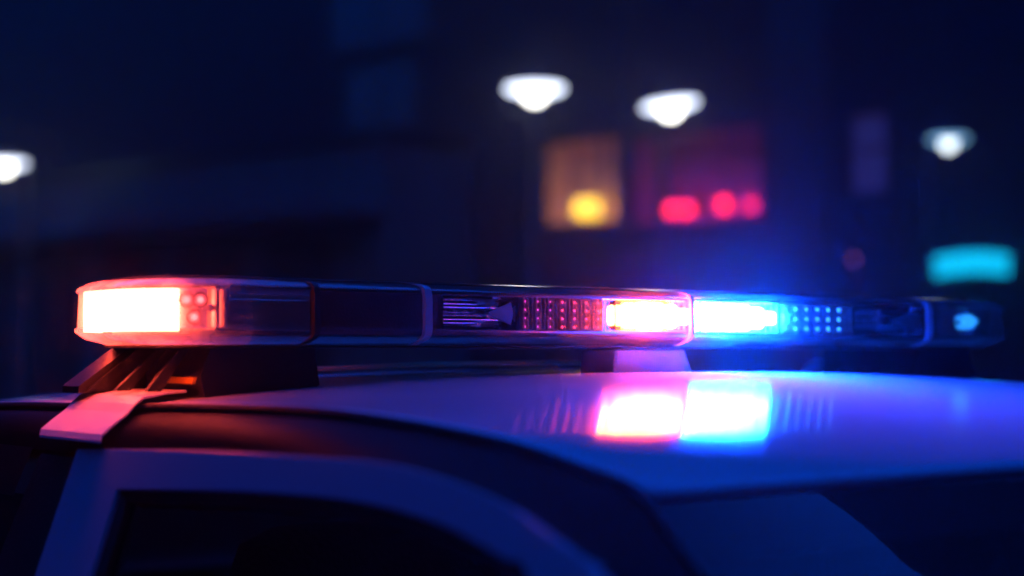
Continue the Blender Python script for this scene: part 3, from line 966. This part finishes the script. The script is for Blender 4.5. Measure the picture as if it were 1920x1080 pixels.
e, rg = end_panel('lit_led_module', 209, 229, None, 'white hot red module next to the three round optics', zlo=ZL-0.003, zhi=ZH, off=0.009)
loft('lit_led', rg, M_redend, e)
e, rg = end_panel('led_module', 230, 246, None, 'reflector with three round optics given an added red glow at the near end')
loft('module_body', rg, M_whitepl, e)
for phi, z in ((234, 0.0435), (242, 0.0435), (238.5, 0.029)):
    p, a = end_frame(phi)
    Mo = Matrix.Translation(p + Vector((0, 0, z))) @ Matrix.Rotation(a + math.pi/2, 4, 'Z')
    bm = bmesh.new(); dome(bm, Mo, 0, 0, 0.0068, 0.0, 0.5, 14, 4)
    o = bm_obj('led_optic', bm, M_ledlens, e, True)
    Mr = Mo @ Matrix.Rotation(math.radians(90), 4, 'X')
    lathe('optic_ring', [(0.0052, 0.0032), (0.0066, 0.0036), (0.0066, 0.0014), (0.0052, 0.0014)], M_plastic, o, 18, Mr, cap=False)
    lathe('optic_core', [(0.0026, 0.0015), (0.0026, 0.0052), (0.0012, 0.0058)], M_redfill, o, 12, Mr)  # core glow added so the optics look red lit
# bracket with a screw beside it
p, a = end_frame(254)
Mb = Matrix.Translation(p) @ Matrix.Rotation(a + math.pi/2, 4, 'Z')
bm = bmesh.new(); add_box(bm, (-0.005, -0.006, ZL), (-0.0015, 0.012, ZH), 0.0006, Mb)
br = bm_obj('end_bracket', bm, M_steel, bar)
bm = bmesh.new(); add_box(bm, (0.002, -0.006, ZL), (0.0045, 0.012, ZH), 0.0006, Mb); bm_obj('bracket_web', bm, M_steel, br)
bm = bmesh.new(); dome(bm, Mb, -0.008, (ZL+ZH)/2, 0.0035, 0.002, 1.0, 12, 4); bm_obj('screw', bm, M_steel, br, True)

box('glow_baffle', (-0.527, 0.034, 0.0188), (-0.523, 0.19, 0.0558), M_plastic, bar)  # partition added to keep the end glow out of the dark lens

# mounting feet, one each side: black block, slanted gusset with ribs, steel strap over the gutter
for sx in (1, -1):
    mm = (lambda p: Vector(p)) if sx == 1 else (lambda p: Vector((-p[0], p[1], p[2])))
    ft = bpy.data.objects.new('mounting_foot', None); COL.objects.link(ft); ft.parent = bar
    def prism(name, poly, y0, y1, mat, parent=ft):
        return loft(name, [[mm((x, y0, z)) for x, z in poly], [mm((x, y1, z)) for x, z in poly]], mat, parent, smooth=False)
    prism('foot_block', [(-0.525, 0.0032), (-0.422, 0.0032), (-0.417, -0.029), (-0.43, -0.0365), (-0.53, -0.0395), (-0.535, -0.02)], 0.045, 0.19, M_plastic)
    prism('gusset', [(-0.526, 0.0030), (-0.552, 0.0030), (-0.598, -0.030), (-0.598, -0.036), (-0.536, -0.036)], 0.150, 0.185, M_plastic)
    for k, (yy, xo) in enumerate(((0.065, -0.575), (0.105, -0.585), (0.1455, -0.592))):
        prism('gusset_rib', [(-0.536, 0.0020), (-0.545, 0.0020), (xo, -0.0335), (xo+0.014, -0.0335)], yy, yy+0.004, M_plastic)
    # steel strap
    prof = [(-0.540, -0.0325), (-0.560, -0.0335), (-0.584, -0.0372), (-0.5935, -0.0430), (-0.602, -0.0500), (-0.618, -0.0600), (-0.628, -0.0665), (-0.631, -0.0715)]
    A = [mm((x, 0.060 - 0.030*i/7, z)) for i, (x, z) in enumerate(prof)]
    B = [mm((x, 0.185 - 0.030*i/7, z)) for i, (x, z) in enumerate(prof)]
    st = loft('steel_strap', [[a_, b_, b_-Vector((0, 0, 0.002)), a_-Vector((0, 0, 0.002))] for a_, b_ in zip(A, B)], M_whitepl, ft, smooth=False)
    prism('yellow_edge', [(-0.5355, -0.0215), (-0.5385, -0.0215), (-0.5405, -0.027), (-0.5375, -0.027)], 0.05, 0.105, M_yellow)
# middle foot: white block under the bar
poly = [(-0.062, 0.0032), (0.036, 0.0032), (0.048, -0.0235), (-0.066, -0.0235)]
cf = loft('centre_foot', [[Vector((x, 0.045, z)) for x, z in poly], [Vector((x, 0.10, z)) for x, z in poly]], M_whitepl, bar, smooth=False)
bv = cf.modifiers.new('bevel', 'BEVEL'); bv.width = 0.003; bv.segments = 2

# small things on the roof behind the bar
def roof_z(x, y):
    return roof_pt(max(-1, min(1, x/lerp_tab(xr_s, y))), y).z
def puck(px, d, r, h, label):
    p = at(px, 660, d); z = roof_z(p.x, p.y)
    t = thing('roof_antenna', label, 'antenna', (p.x, p.y, z-0.002), 'antennas on the roof')
    lathe('antenna_base', [(r, 0), (r, 0.004), (r*0.9, 0.006)], M_rubber, t, 20)
    lathe('antenna_dome', [(r*0.86, 0.0063), (r*0.7, h*0.6), (r*0.3, h*0.92), (r*0.1, h)], M_whitepl, t, 20)
puck(1533, 2.13, 0.026, 0.026, 'pointed antenna dome on the roof below the blue dot grid')
puck(1690, 2.17, 0.026, 0.026, 'round antenna dome on the roof near the far end of the light bar')
cpts = []
for i in range(40):
    x = -0.40 + 0.5*i/39; y = 0.24 + 0.012*math.sin(i*0.35)
    cpts.append(Vector((x, y, roof_z(x, y) + 0.0075)))
tag(tube('roof_cable', cpts, 0.003, M_tan, None, 6), 'thin tan cable lying on the roof behind the light bar', 'cable')

# ------------------------------------------------------------------ haze in the night air
def haze():
    hz = box('haze', (-44, -44, -1.0), (70, 70, 29.0), None)
    m = bpy.data.materials.new('haze_air'); m.use_nodes = True
    N, L = m.node_tree.nodes, m.node_tree.links
    N.remove(N['Principled BSDF'])
    v = N.new('ShaderNodeVolumePrincipled')
    v.inputs['Color'].default_value = (0.85, 0.88, 0.95, 1)
    v.inputs['Density'].default_value = 0.0058
    v.inputs['Anisotropy'].default_value = 0.91
    L.new(v.outputs[0], N['Material Output'].inputs['Volume'])
    hz.data.materials.append(m)
    hz['kind'] = 'stuff'
haze()
